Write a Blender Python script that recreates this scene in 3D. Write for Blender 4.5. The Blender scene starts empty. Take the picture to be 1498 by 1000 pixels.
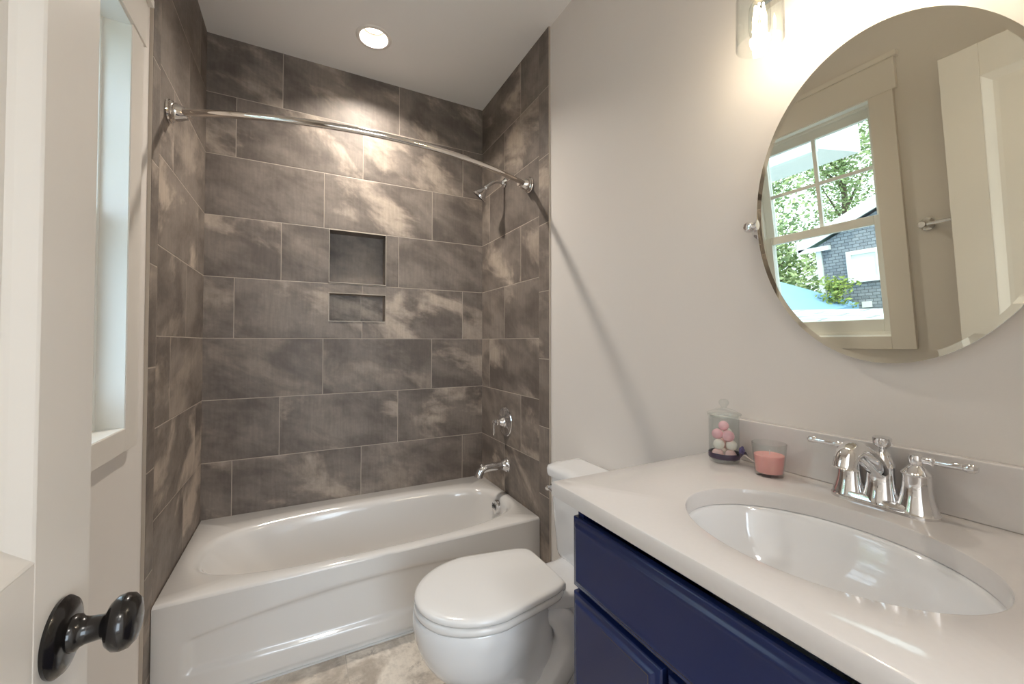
import bpy, bmesh, math, random
from mathutils import Vector, Matrix, noise
PI = math.pi
S = bpy.context.scene
COL = S.collection
random.seed(7)

# ------------------------------------------------------------------ camera
cam_d = bpy.data.cameras.new('camera')
cam = bpy.data.objects.new('camera', cam_d); COL.objects.link(cam)
yaw, pitch = math.radians(27.4695), math.radians(1.1092)
fwd = Vector((math.sin(yaw)*math.cos(pitch), math.cos(yaw)*math.cos(pitch), math.sin(pitch)))
cam.location = (0.4336, -2.482, 1.2319)
cam.rotation_euler = fwd.to_track_quat('-Z', 'Y').to_euler()
cam_d.sensor_width = 36; cam_d.lens = 592.25/1498*36
cam_d.shift_y = -10.93/1498
cam_d.clip_start = 0.02
S.camera = cam

# ------------------------------------------------------------------ view + world
S.view_settings.view_transform = 'Standard'
S.view_settings.look = 'None'
S.view_settings.exposure = 0.17
S.view_settings.gamma = 1
S.view_settings.use_curve_mapping = False
w = bpy.data.worlds.new('sky'); S.world = w; w.use_nodes = True
bg = w.node_tree.nodes['Background']
bg.inputs[0].default_value = (0.70, 0.84, 1.0, 1); bg.inputs[1].default_value = 4.0
S.cycles.max_bounces = 14
S.cycles.diffuse_bounces = 10
S.cycles.glossy_bounces = 6
S.cycles.transmission_bounces = 8
S.cycles.transparent_max_bounces = 16
S.cycles.sample_clamp_indirect = 4.0
S.cycles.caustics_reflective = False
S.cycles.caustics_refractive = False

def light(name, kind, loc, power, color, size=None, rot=None, **kw):
    d = bpy.data.lights.new(name, kind); d.energy = power; d.color = color
    if kind == 'AREA':
        if isinstance(size, tuple): d.shape = 'RECTANGLE'; d.size, d.size_y = size
        else: d.shape = 'DISK'; d.size = size
    elif size: d.shadow_soft_size = size
    for k, v in kw.items(): setattr(d, k, v)
    o = bpy.data.objects.new(name, d); COL.objects.link(o); o.location = loc
    if rot: o.rotation_euler = rot
    return o
# daylight through the window (sky portal), the sun is soft and from behind the house
pl = light('window_daylight', 'AREA', (-0.15, -1.3075, 1.55), 1.0, (1, 1, 1), (1.1, 0.6), (0, -PI/2, 0))
pl.data.cycles.is_portal = True
light('sun', 'SUN', (0, 0, 5), 4.5, (1, .94, .86), rot=Vector((-.30, .42, -.85)).to_track_quat('-Z', 'Y').to_euler(), angle=math.radians(6))
# two fill lights added in the hall, and the can light over the bathtub
light('hall_ceiling_fill', 'AREA', (0.7, -3.5, 2.74), 14, (1, .96, .9), 0.35)  # added overhead fill, no fixture seen there
light('hall_back_fill', 'AREA', (.62, -4.77, 1.42), 30, (.78, .89, 1), (1.16, 1.5), (PI/2, 0, 0))  # added fill panel behind the camera, brightens the room through the doorway
light('shower_lamp_light', 'AREA', (0.748, -0.346, 2.745), 26, (1, .91, .80), 0.10)

# ------------------------------------------------------------------ materials
def srgb(r, g, b):
    f = lambda c: ((c/255+0.055)/1.055)**2.4 if c/255 > 0.04045 else c/255/12.92
    return (f(r), f(g), f(b), 1)
def new_mat(name):
    m = bpy.data.materials.new(name); m.use_nodes = True
    nt = m.node_tree
    return m, nt, nt.nodes['Principled BSDF'], nt.nodes['Material Output']
def N(nt, t, **kw):
    n = nt.nodes.new(t)
    for k, v in kw.items(): setattr(n, k, v)
    return n
def val(nt, sock, v):
    if hasattr(v, 'is_output') or isinstance(v, bpy.types.NodeSocket): nt.links.new(v, sock)
    else: sock.default_value = v
def M(nt, op, a, b=None, c=None):
    n = N(nt, 'ShaderNodeMath', operation=op)
    val(nt, n.inputs[0], a)
    if b is not None: val(nt, n.inputs[1], b)
    if c is not None: val(nt, n.inputs[2], c)
    return n.outputs[0]
def MR(nt, v, a, b, c, d, smooth=False):
    n = N(nt, 'ShaderNodeMapRange'); n.interpolation_type = 'SMOOTHSTEP' if smooth else 'LINEAR'
    val(nt, n.inputs[0], v)
    for i, x in enumerate((a, b, c, d)): n.inputs[1+i].default_value = x
    return n.outputs[0]
def MIX(nt, f, a, b):
    n = N(nt, 'ShaderNodeMix', data_type='RGBA')
    val(nt, n.inputs['Factor'], f); val(nt, n.inputs[6], a); val(nt, n.inputs[7], b)
    return n.outputs[2]
def NOI(nt, vec, scale, detail=3, rough=.5, dist=0):
    n = N(nt, 'ShaderNodeTexNoise'); nt.links.new(vec, n.inputs['Vector'])
    n.inputs['Scale'].default_value = scale; n.inputs['Detail'].default_value = detail
    n.inputs['Roughness'].default_value = rough; n.inputs['Distortion'].default_value = dist
    return n.outputs['Fac']
def XYZ(nt, x, y, z):
    n = N(nt, 'ShaderNodeCombineXYZ')
    for i, v in enumerate((x, y, z)): val(nt, n.inputs[i], v)
    return n.outputs[0]
def bump(nt, bsdf, h, strength, dist):
    b = N(nt, 'ShaderNodeBump'); b.inputs['Strength'].default_value = strength; b.inputs['Distance'].default_value = dist
    val(nt, b.inputs['Height'], h); nt.links.new(b.outputs[0], bsdf.inputs['Normal'])
def simple(name, col, rough=.5, metal=0, coat=0, spec=.5, nscale=0, namt=.04, bumpd=0):
    m, nt, b, o = new_mat(name)
    b.inputs['Roughness'].default_value = rough; b.inputs['Metallic'].default_value = metal
    b.inputs['Coat Weight'].default_value = coat; b.inputs['Coat Roughness'].default_value = .04
    b.inputs['Specular IOR Level'].default_value = spec
    tc = N(nt, 'ShaderNodeTexCoord')
    n = NOI(nt, tc.outputs['Object'], nscale or 6, 3)
    k = [c*(1-namt) for c in col[:3]]+[1]; k2 = [min(1, c*(1+namt)) for c in col[:3]]+[1]
    nt.links.new(MIX(nt, n, k, k2), b.inputs['Base Color'])
    if bumpd: bump(nt, b, NOI(nt, tc.outputs['Object'], 260, 2), .25, bumpd)
    return m
def arch_glass(name, tint=(1, 1, 1, 1), rough=0.0, refl=1.0):
    """thin clear glass: straight-through transmission plus a fresnel reflection"""
    m, nt, b, o = new_mat(name); nt.nodes.remove(b)
    t = N(nt, 'ShaderNodeBsdfTransparent'); t.inputs[0].default_value = tint
    g = N(nt, 'ShaderNodeBsdfGlossy'); g.inputs['Roughness'].default_value = rough
    ge = N(nt, 'ShaderNodeNewGeometry'); dp = N(nt, 'ShaderNodeVectorMath', operation='DOT_PRODUCT')
    nt.links.new(ge.outputs['Normal'], dp.inputs[0]); nt.links.new(ge.outputs['Incoming'], dp.inputs[1])
    sch = M(nt, 'MULTIPLY_ADD', M(nt, 'POWER', M(nt, 'SUBTRACT', 1.0, M(nt, 'ABSOLUTE', dp.outputs['Value'])), 5.0), .96, .04)
    mx = N(nt, 'ShaderNodeMixShader')
    nt.links.new(M(nt, 'MULTIPLY', sch, refl), mx.inputs[0])
    nt.links.new(t.outputs[0], mx.inputs[1]); nt.links.new(g.outputs[0], mx.inputs[2]); nt.links.new(mx.outputs[0], o.inputs[0])
    return m
def emit(name, col, s):
    m, nt, b, o = new_mat(name)
    b.inputs['Base Color'].default_value = col
    b.inputs['Emission Color'].default_value = col; b.inputs['Emission Strength'].default_value = s
    return m

def tile_mat(name, off, step, z0=0.635, h=0.3093, T=0.617, seed=0.0):
    m, nt, b, o = new_mat(name)
    uv = N(nt, 'ShaderNodeUVMap'); uv.uv_map = 'UVMap'
    sp = N(nt, 'ShaderNodeSeparateXYZ'); nt.links.new(uv.outputs[0], sp.inputs[0])
    u, v = sp.outputs[0], sp.outputs[1]
    v1 = M(nt, 'DIVIDE', M(nt, 'SUBTRACT', v, z0), h)
    row = M(nt, 'FLOOR', v1); fv = M(nt, 'SUBTRACT', v1, row)
    r3 = M(nt, 'FLOORED_MODULO', M(nt, 'ADD', row, 1.0), 3.0)
    u1 = M(nt, 'DIVIDE', M(nt, 'SUBTRACT', M(nt, 'SUBTRACT', u, off), M(nt, 'MULTIPLY', r3, step)), T)
    colm = M(nt, 'FLOOR', u1); fu = M(nt, 'SUBTRACT', u1, colm)
    du = M(nt, 'MULTIPLY', M(nt, 'MINIMUM', fu, M(nt, 'SUBTRACT', 1.0, fu)), T)
    dv = M(nt, 'MULTIPLY', M(nt, 'MINIMUM', fv, M(nt, 'SUBTRACT', 1.0, fv)), h)
    d = M(nt, 'MINIMUM', du, dv)
    grout = MR(nt, d, .0011, .0023, 1, 0)
    wn = N(nt, 'ShaderNodeTexWhiteNoise'); wn.noise_dimensions = '3D'
    nt.links.new(XYZ(nt, colm, row, seed), wn.inputs['Vector'])
    rnd = wn.outputs['Value']; sc = N(nt, 'ShaderNodeSeparateXYZ'); nt.links.new(wn.outputs['Color'], sc.inputs[0])
    pu = M(nt, 'MULTIPLY', fu, T); pv = M(nt, 'MULTIPLY', fv, h)
    # cloudy print: sheared so the pale veins run down to the right
    shx = M(nt, 'ADD', pu, M(nt, 'MULTIPLY', pv, .75)); shy = M(nt, 'SUBTRACT', M(nt, 'MULTIPLY', pv, 1.25), M(nt, 'MULTIPLY', pu, .1))
    zz = M(nt, 'ADD', M(nt, 'MULTIPLY', rnd, 37.0), seed)
    cv = XYZ(nt, shx, shy, zz)
    n1 = NOI(nt, cv, 4.6, 6, .58, .25)
    n2 = NOI(nt, XYZ(nt, M(nt, 'MULTIPLY', shx, .8), M(nt, 'MULTIPLY', shy, .8), M(nt, 'ADD', zz, 9.0)), 3.6, 6, .58, .35)
    streak = NOI(nt, XYZ(nt, M(nt, 'MULTIPLY', pu, 9.0), M(nt, 'MULTIPLY', pv, .9), zz), 9.0, 3, .6)
    fine = NOI(nt, XYZ(nt, pu, pv, zz), 70.0, 3, .6)
    base = MIX(nt, MR(nt, n1, .34, .66, 0, 1, True), srgb(100, 91, 85), srgb(132, 122, 114))
    vein = M(nt, 'MULTIPLY', MR(nt, n2, .50, .66, 0, 1, True), MR(nt, sc.outputs[1], .15, .75, .10, 1.0))
    base = MIX(nt, M(nt, 'MULTIPLY', vein, .62), base, srgb(206, 190, 174))
    mod = M(nt, 'MULTIPLY', MR(nt, streak, .3, .7, .90, 1.09), M(nt, 'MULTIPLY', MR(nt, fine, .3, .7, .94, 1.06), MR(nt, sc.outputs[2], 0, 1, .90, 1.07)))
    bc = N(nt, 'ShaderNodeVectorMath', operation='SCALE'); nt.links.new(base, bc.inputs[0]); nt.links.new(mod, bc.inputs['Scale'])
    nt.links.new(MIX(nt, grout, bc.outputs[0], srgb(176, 164, 152)), b.inputs['Base Color'])
    nt.links.new(MR(nt, fine, .3, .7, .48, .62), b.inputs['Roughness'])
    hh = M(nt, 'ADD', MR(nt, d, .001, .0035, 0, 1, True), M(nt, 'MULTIPLY', fine, .06))
    bump(nt, b, hh, .5, .002)
    return m

def floor_mat():
    m, nt, b, o = new_mat('marble floor tile')
    tc = N(nt, 'ShaderNodeTexCoord'); sp = N(nt, 'ShaderNodeSeparateXYZ'); nt.links.new(tc.outputs['Object'], sp.inputs[0])
    u1 = M(nt, 'DIVIDE', M(nt, 'SUBTRACT', sp.outputs[0], .598), .61); c = M(nt, 'FLOOR', u1); fu = M(nt, 'SUBTRACT', u1, c)
    v1 = M(nt, 'DIVIDE', M(nt, 'ADD', M(nt, 'SUBTRACT', sp.outputs[1], -.745), M(nt, 'MULTIPLY', c, .14)), .305); r = M(nt, 'FLOOR', v1); fv = M(nt, 'SUBTRACT', v1, r)
    d = M(nt, 'MINIMUM', M(nt, 'MULTIPLY', M(nt, 'MINIMUM', fu, M(nt, 'SUBTRACT', 1.0, fu)), .61), M(nt, 'MULTIPLY', M(nt, 'MINIMUM', fv, M(nt, 'SUBTRACT', 1.0, fv)), .305))
    wn = N(nt, 'ShaderNodeTexWhiteNoise'); nt.links.new(XYZ(nt, c, r, 3.0), wn.inputs['Vector'])
    v = XYZ(nt, sp.outputs[0], sp.outputs[1], M(nt, 'MULTIPLY', wn.outputs['Value'], 11.0))
    n1 = NOI(nt, v, 5, 7, .65, .35); n2 = NOI(nt, v, 8, 8, .7, .5); n3 = NOI(nt, v, 60, 4, .7)
    k = MIX(nt, MR(nt, n1, .38, .62, 0, 1, True), srgb(168, 158, 146), srgb(222, 214, 203))
    k = MIX(nt, M(nt, 'MULTIPLY', MR(nt, n2, .54, .64, 0, 1, True), .55), k, srgb(138, 130, 122))
    k = MIX(nt, M(nt, 'MULTIPLY', MR(nt, n3, .45, .7, 0, 1), .25), k, srgb(128, 120, 112))
    bc = N(nt, 'ShaderNodeVectorMath', operation='SCALE'); nt.links.new(k, bc.inputs[0]); nt.links.new(MR(nt, wn.outputs['Value'], 0, 1, .84, 1.06), bc.inputs['Scale'])
    nt.links.new(MIX(nt, MR(nt, d, .001, .002, 1, 0), bc.outputs[0], srgb(170, 162, 152)), b.inputs['Base Color'])
    b.inputs['Roughness'].default_value = .3
    return m

def shingle_mat(name, c1, c2, sx, sz, axis='YZ', gap=.02):
    m, nt, b, o = new_mat(name)
    tc = N(nt, 'ShaderNodeTexCoord'); sp = N(nt, 'ShaderNodeSeparateXYZ'); nt.links.new(tc.outputs['Object'], sp.inputs[0])
    a, z = ({'X': 0, 'Y': 1, 'Z': 2}[k] for k in axis)
    br = N(nt, 'ShaderNodeTexBrick'); nt.links.new(XYZ(nt, sp.outputs[a], sp.outputs[z], 0.0), br.inputs['Vector'])
    br.inputs['Scale'].default_value = 1; br.inputs['Brick Width'].default_value = sx; br.inputs['Row Height'].default_value = sz
    br.inputs['Mortar Size'].default_value = gap*sz; br.inputs['Color1'].default_value = c1; br.inputs['Color2'].default_value = c2
    br.inputs['Mortar'].default_value = [c*.5 for c in c1[:3]]+[1]
    nt.links.new(br.outputs[0], b.inputs['Base Color']); b.inputs['Roughness'].default_value = .9
    return m

MT = {}
MT['wall'] = simple('greige wall paint', srgb(226, 221, 216), .62, nscale=3, namt=.015, bumpd=.0004)
MT['ceil'] = simple('flat white ceiling paint', srgb(244, 242, 240), .8, nscale=3, namt=.01, bumpd=.0004)
MT['trim'] = simple('satin cream trim paint', srgb(230, 225, 218), .35, nscale=3, namt=.015)
MT['sash'] = simple('white window vinyl', srgb(236, 236, 232), .3, namt=.01)
MT['tub'] = simple('white enamel', srgb(222, 220, 218), .10, coat=.6, namt=.008)
MT['china'] = simple('white vitreous china', srgb(226, 227, 229), .07, coat=.7, namt=.006)
MT['seat'] = simple('white seat plastic', srgb(226, 225, 224), .16, coat=.3, namt=.006)
MT['quartz'] = simple('polished white quartz', srgb(212, 208, 206), .10, coat=.35, nscale=120, namt=.02)
MT['navy'] = simple('navy satin lacquer', srgb(26, 40, 84), .24, coat=.12, spec=.4, nscale=3, namt=.05)
MT['chrome'] = simple('polished chrome', (.82, .82, .83, 1), .04, metal=1, namt=.01)
MT['nickel'] = simple('polished nickel', (.78, .74, .70, 1), .06, metal=1, namt=.01)
MT['black'] = simple('oil rubbed bronze', srgb(26, 23, 22), .22, metal=.3, coat=.4, nscale=20, namt=.25)
MT['mirror'] = simple('silvered mirror glass', (.86, .85, .74, 1), 0.0, metal=1, namt=.002)
MT['glass'] = arch_glass('clear thin glass', (.96, .975, .97, 1))
MT['pane'] = arch_glass('window pane glass', (.93, .96, .95, 1))
MT['wax'] = simple('pink candle wax', srgb(240, 170, 166), .45, namt=.05); MT['wax'].node_tree.nodes['Principled BSDF'].inputs['Subsurface Weight'].default_value = .2
MT['pinkball'] = simple('powdery pink bath fizz', srgb(244, 192, 202), .75, nscale=60, namt=.08)
MT['paleball'] = simple('powdery shell pink bath fizz', srgb(243, 205, 203), .75, nscale=60, namt=.08)
MT['whiteball'] = simple('powdery white bath fizz', srgb(240, 236, 228), .75, nscale=60, namt=.05)
MT['ribbon'] = simple('plum satin ribbon', srgb(66, 56, 76), .3, nscale=30, namt=.2)
MT['tag'] = simple('cream card', srgb(238, 228, 226), .6, namt=.01)
MT['flower'] = simple('violet flower petals', srgb(94, 86, 132), .5, nscale=40, namt=.2)
MT['dark'] = simple('dark shadow gap board', srgb(18, 22, 36), .6)
MT['rubber'] = simple('dark drain opening', srgb(30, 30, 32), .5)
MT['plastic'] = simple('white lamp trim', srgb(235, 230, 224), .4)
MT['lens'] = emit('lamp lens glow', (1, .93, .82, 1), 5)
MT['can'] = simple('satin reflector cone', srgb(128, 122, 114), .3)
MT['filament'] = emit('glowing filament', (1, .74, .42, 1), 40)
MT['hole'] = simple('lamp socket brass', (.72, .5, .34, 1), .25, metal=1)
MT['floor'] = floor_mat()
MT['grout'] = simple('grey caulk line', srgb(186, 176, 164), .6)
MT['siding'] = shingle_mat('grey cedar shingle siding', srgb(112, 118, 128), srgb(136, 142, 150), .13, .065, 'YZ', .10)
MT['roofing'] = shingle_mat('pale asphalt shingles', srgb(172, 180, 184), srgb(188, 194, 196), .9, .32, 'YX', .10)
MT['blueroof'] = simple('blue grey metal roofing', srgb(120, 160, 196), .5, nscale=2, namt=.1)
MT['extwhite'] = simple('white exterior trim', srgb(214, 216, 216), .5)
MT['leaf'] = simple('tree leaves', srgb(150, 168, 120), .7, nscale=2, namt=.35)
MT['leaf2'] = simple('yellow green leaves', srgb(128, 146, 74), .7, nscale=3, namt=.3)
MT['bark'] = simple('tree bark', srgb(104, 92, 80), .9, nscale=20, namt=.3)
MT['blind'] = simple('pale window blind', srgb(216, 224, 222), .6)
MT['teal_strip'] = simple('dark teal edge strip', srgb(28, 66, 82), .6)
MT['grass'] = simple('lawn', srgb(110, 128, 80), .9, nscale=3, namt=.3)
T_BACK = tile_mat('clouded grey tile back', .1271, .2065, seed=2.0)
T_LEFT = tile_mat('clouded grey tile left', .333, -.198, seed=31.0)
T_RIGHT = tile_mat('clouded grey tile right', .333, .203, seed=57.0)
T_LS = tile_mat('clouded grey edge strip left', .722, 0, z0=2.158-.336*8, h=.336, T=50, seed=70.0)
T_RS = tile_mat('clouded grey edge strip right', .7265, 0, z0=2.158-.336*8, h=.336, T=50, seed=90.0)

# ------------------------------------------------------------------ helpers
def obj(name, bm, m, parent=None, smooth=None, loc=None, bevel=0, bseg=2):
    me = bpy.data.meshes.new(name)
    bmesh.ops.recalc_face_normals(bm, faces=bm.faces[:])
    bm.to_mesh(me); bm.free()
    mats = m if isinstance(m, (list, tuple)) else [m]
    for k in mats: me.materials.append(k)
    o = bpy.data.objects.new(name, me); COL.objects.link(o)
    if loc is not None: o.location = loc
    if parent is not None: o.parent = parent
    if smooth:
        for p in me.polygons: p.use_smooth = True
        me.set_sharp_from_angle(angle=math.radians(smooth))
    if bevel:
        b = o.modifiers.new('bevel', 'BEVEL'); b.width = bevel; b.segments = bseg; b.limit_method = 'ANGLE'; b.angle_limit = math.radians(40)
        for p in me.polygons: p.use_smooth = True
        me.set_sharp_from_angle(angle=math.radians(35))
        b.harden_normals = True
    return o
def tag(o, label=None, cat=None, group=None, kind=None):
    if label: o['label'] = label
    if cat: o['category'] = cat
    if group: o['group'] = group
    if kind: o['kind'] = kind
    return o
def thing(name, loc, label, cat, group=None, rot=(0, 0, 0)):
    o = bpy.data.objects.new(name, None); COL.objects.link(o); o.location = loc; o.rotation_euler = rot
    o.empty_display_size = .05
    return tag(o, label, cat, group)
def BM(): return bmesh.new()
def box(bm, x0, x1, y0, y1, z0, z1):
    vs = [bm.verts.new((x, y, z)) for x in (x0, x1) for y in (y0, y1) for z in (z0, z1)]
    for f in ((0, 1, 3, 2), (4, 6, 7, 5), (0, 4, 5, 1), (2, 3, 7, 6), (0, 2, 6, 4), (1, 5, 7, 3)):
        bm.faces.new([vs[i] for i in f])
    return vs
def bx(name, m, parent, x0, x1, y0, y1, z0, z1, bevel=0, bseg=2):
    b = BM(); box(b, x0, x1, y0, y1, z0, z1); return obj(name, b, m, parent, bevel=bevel, bseg=bseg)
def frame_mat(axis):
    a = Vector(axis).normalized(); q = Vector((0, 0, 1)).rotation_difference(a)
    return q.to_matrix()
def lathe(bm, prof, c=(0, 0, 0), axis=(0, 0, 1), n=40, cap0=True, cap1=True, sy=1.0):
    """prof = [(radius, height)]"""
    R = frame_mat(axis); c = Vector(c); rings = []
    for r, h in prof:
        if r < 1e-6: rings.append([bm.verts.new(c+R@Vector((0, 0, h)))])
        else: rings.append([bm.verts.new(c+R@Vector((r*math.cos(2*PI*i/n), sy*r*math.sin(2*PI*i/n), h))) for i in range(n)])
    for a, b in zip(rings, rings[1:]):
        for i in range(n):
            j = (i+1) % n
            if len(a) == 1 and len(b) == 1: break
            if len(a) == 1: bm.faces.new((a[0], b[i], b[j]))
            elif len(b) == 1: bm.faces.new((a[i], a[j], b[0]))
            else: bm.faces.new((a[i], a[j], b[j], b[i]))
    if cap0 and len(rings[0]) > 1: bm.faces.new(rings[0][::-1])
    if cap1 and len(rings[-1]) > 1: bm.faces.new(rings[-1])
def loft(bm, rings, cap0=False, cap1=False, closed=True):
    vr = [[bm.verts.new(p) for p in r] for r in rings]
    n = len(vr[0])
    for a, b in zip(vr, vr[1:]):
        for i in range(n if closed else n-1):
            j = (i+1) % n
            bm.faces.new((a[i], a[j], b[j], b[i]))
    if cap0: bm.faces.new(vr[0][::-1])
    if cap1: bm.faces.new(vr[-1])
    return vr
def tube(bm, pts, rad, n=20, cap=True, flat=1.0):
    pts = [Vector(p) for p in pts]; rings = []; prev = None
    for i, p in enumerate(pts):
        t = (pts[min(i+1, len(pts)-1)]-pts[max(i-1, 0)]).normalized()
        if prev is None: u = t.orthogonal().normalized()
        else: u = (prev-t*prev.dot(t)).normalized()
        prev = u; v = t.cross(u)
        r = rad[i] if isinstance(rad, (list, tuple)) else rad
        rings.append([p+u*r*math.cos(2*PI*k/n)+v*r*flat*math.sin(2*PI*k/n) for k in range(n)])
    loft(bm, rings, cap, cap)
def smoothpts(P, sub=6):
    P = [Vector(p) for p in P]; out = []
    for i in range(len(P)-1):
        a, b, c, d = P[max(i-1, 0)], P[i], P[i+1], P[min(i+2, len(P)-1)]
        for k in range(sub):
            t = k/sub
            out.append(.5*((2*b)+(c-a)*t+(2*a-5*b+4*c-d)*t*t+(3*b-a-3*c+d)*t**3))
    out.append(P[-1]); return out
def sse(cx, cy, a, b, n, z, N_=96):
    out = []
    for i in range(N_):
        t = 2*PI*i/N_; c, s = math.cos(t), math.sin(t)
        out.append(Vector((cx+a*math.copysign(abs(c)**(2/n), c), cy+b*math.copysign(abs(s)**(2/n), s), z)))
    return out
def rectring(x0, x1, y0, y1, z, N_=96):
    out = []; cx, cy = (x0+x1)/2, (y0+y1)/2
    for i in range(N_):
        t = 2*PI*i/N_; c, s = math.cos(t), math.sin(t); k = 1/max(abs(c), abs(s))
        out.append(Vector((cx+(x1-x0)/2*c*k, cy+(y1-y0)/2*s*k, z)))
    return out

# ------------------------------------------------------------------ room shell
XL, XR = -0.01, 1.51        # painted walls (tile stands 1 cm proud)
H = 2.789
def wall_grid(name, m, plane, pos, thick, us, zs, holes, parent=None, uvf=None):
    """slab with rectangular holes; plane 'x' (u=y) or 'y' (u=x); pos=face, pos+thick=back"""
    bm = BM(); vd = {}
    def V(u, z, p):
        k = (round(u, 5), round(z, 5), round(p, 5))
        if k not in vd: vd[k] = bm.verts.new((p, u, z) if plane == 'x' else (u, p, z))
        return vd[k]
    hole = lambda i, j: any(h[0] <= (us[i]+us[i+1])/2 <= h[1] and h[2] <= (zs[j]+zs[j+1])/2 <= h[3] for h in holes)
    nu, nz = len(us)-1, len(zs)-1
    solid = lambda i, j: 0 <= i < nu and 0 <= j < nz and not hole(i, j)
    for i in range(nu):
        for j in range(nz):
            if not solid(i, j): continue
            u0, u1, z0, z1 = us[i], us[i+1], zs[j], zs[j+1]
            for p in (pos, pos+thick):
                bm.faces.new((V(u0, z0, p), V(u1, z0, p), V(u1, z1, p), V(u0, z1, p)))
            for di, dj, e in ((-1, 0, ((u0, z0), (u0, z1))), (1, 0, ((u1, z0), (u1, z1))), (0, -1, ((u0, z0), (u1, z0))), (0, 1, ((u0, z1), (u1, z1)))):
                if not solid(i+di, j+dj):
                    a, b = e
                    bm.faces.new((V(*a, pos), V(*b, pos), V(*b, pos+thick), V(*a, pos+thick)))
    return bm
def add_uv(o, f):
    me = o.data; uvl = me.uv_layers.new(name='UVMap')
    for p in me.polygons:
        for li in p.loop_indices:
            co = me.vertices[me.loops[li].vertex_index].co
            uvl.data[li].uv = f(co, p.normal)
def struct(o): return tag(o, kind='structure')

struct(bx('floor', MT['floor'], None, -0.3, 2.2, -4.9, 0.3, -.08, 0))
def ceiling():
    # slab with two round openings for the can lights
    bm = BM(); holes = [(.748, -.346, .066)]
    ys = [-4.9, -2.4, -1.1, 0.25]; xs = [-.25, 1.75]
    for k, (y0, y1) in enumerate(zip(ys, ys[1:])):
        hc = [h for h in holes if y0 < h[1] < y1]
        if not hc:
            vs = [bm.verts.new(p) for p in ((xs[0], y0, H), (xs[1], y0, H), (xs[1], y1, H), (xs[0], y1, H))]; bm.faces.new(vs); continue
        hx, hy, hr = hc[0]; n = 48
        a = [bm.verts.new((hx+hr*math.cos(2*PI*i/n), hy+hr*math.sin(2*PI*i/n), H)) for i in range(n)]
        b = []
        for i in range(n):
            c, s = math.cos(2*PI*i/n), math.sin(2*PI*i/n)
            ax = (xs[1]-hx)/c if c > 1e-9 else ((xs[0]-hx)/c if c < -1e-9 else 1e9)
            ay = (y1-hy)/s if s > 1e-9 else ((y0-hy)/s if s < -1e-9 else 1e9)
            k2 = min(ax, ay); b.append(bm.verts.new((hx+c*k2, hy+s*k2, H)))
        for i in range(n):
            j = (i+1) % n; bm.faces.new((a[i], a[j], b[j], b[i]))
            pa, pb = b[i].co, b[j].co
            if abs(pa.x-pb.x) > 1e-6 and abs(pa.y-pb.y) > 1e-6:
                cx = xs[1] if max(pa.x, pb.x) > xs[1]-1e-6 else xs[0]; cy = y1 if max(pa.y, pb.y) > y1-1e-6 else y0
                bm.faces.new((b[i], b[j], bm.verts.new((cx, cy, H))))
    r = bmesh.ops.extrude_face_region(bm, geom=bm.faces[:])
    for v in r['geom']:
        if isinstance(v, bmesh.types.BMVert): v.co.z += .1
    return struct(obj('ceiling', bm, MT['ceil']))
ceiling()

# back wall with its two recessed niches
NI = [(.569, .874, 1.572, 1.866), (.569, .874, 1.354, 1.509)]
def niche_wall():
    us = [-.01, .569, .874, 1.51]; zs = [0, 1.354, 1.509, 1.572, 1.866, H]
    bm = BM(); D = .088
    P = lambda u, z, y: bm.verts.new((u, y, z))
    for i in range(3):
        for j in range(5):
            u0, u1, z0, z1 = us[i], us[i+1], zs[j], zs[j+1]
            y = D if (i == 1 and j in (1, 3)) else 0
            bm.faces.new((P(u0, z0, y), P(u1, z0, y), P(u1, z1, y), P(u0, z1, y)))
            if y:
                bm.faces.new((P(u0, z0, 0), P(u0, z0, y), P(u0, z1, y), P(u0, z1, 0)))
                bm.faces.new((P(u1, z0, 0), P(u1, z1, 0), P(u1, z1, y), P(u1, z0, y)))
                bm.faces.new((P(u0, z0, 0), P(u1, z0, 0), P(u1, z0, y), P(u0, z0, y)))
                bm.faces.new((P(u0, z1, 0), P(u0, z1, y), P(u1, z1, y), P(u1, z1, 0)))
    box(bm, -.15, 1.65, .12, .16, 0, H)
    bmesh.ops.remove_doubles(bm, verts=bm.verts[:], dist=1e-5)
    o = struct(obj('wall_back', bm, T_BACK))
    me = o.data; uvl = me.uv_layers.new(name='UVMap')
    for p in me.polygons:
        c = p.center
        for li in p.loop_indices:
            co = me.vertices[me.loops[li].vertex_index].co
            u, v = co.x, co.z
            if abs(p.normal.x) > .5: u = co.x+(co.y if c.x > .7 else -co.y)*.9+(.02 if c.x > .7 else -.02)
            if abs(p.normal.z) > .5: v = co.z+(-co.y*.3-.02 if c.z > (1.6 if c.z > 1.54 else 1.4) else co.y*.3+.02)
            uvl.data[li].uv = (u, v)
    for (u0, u1, z0, z1) in NI:     # thin pale edging round each niche
        b = BM(); t = .0035
        box(b, u0-t, u0, -.003, .004, z0-t, z1+t); box(b, u1, u1+t, -.003, .004, z0-t, z1+t)
        box(b, u0, u1, -.003, .004, z0-t, z0); box(b, u0, u1, -.003, .004, z1, z1+t)
        obj('niche_edging', b, MT['grout'], o)
    return o
niche_wall()

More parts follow.
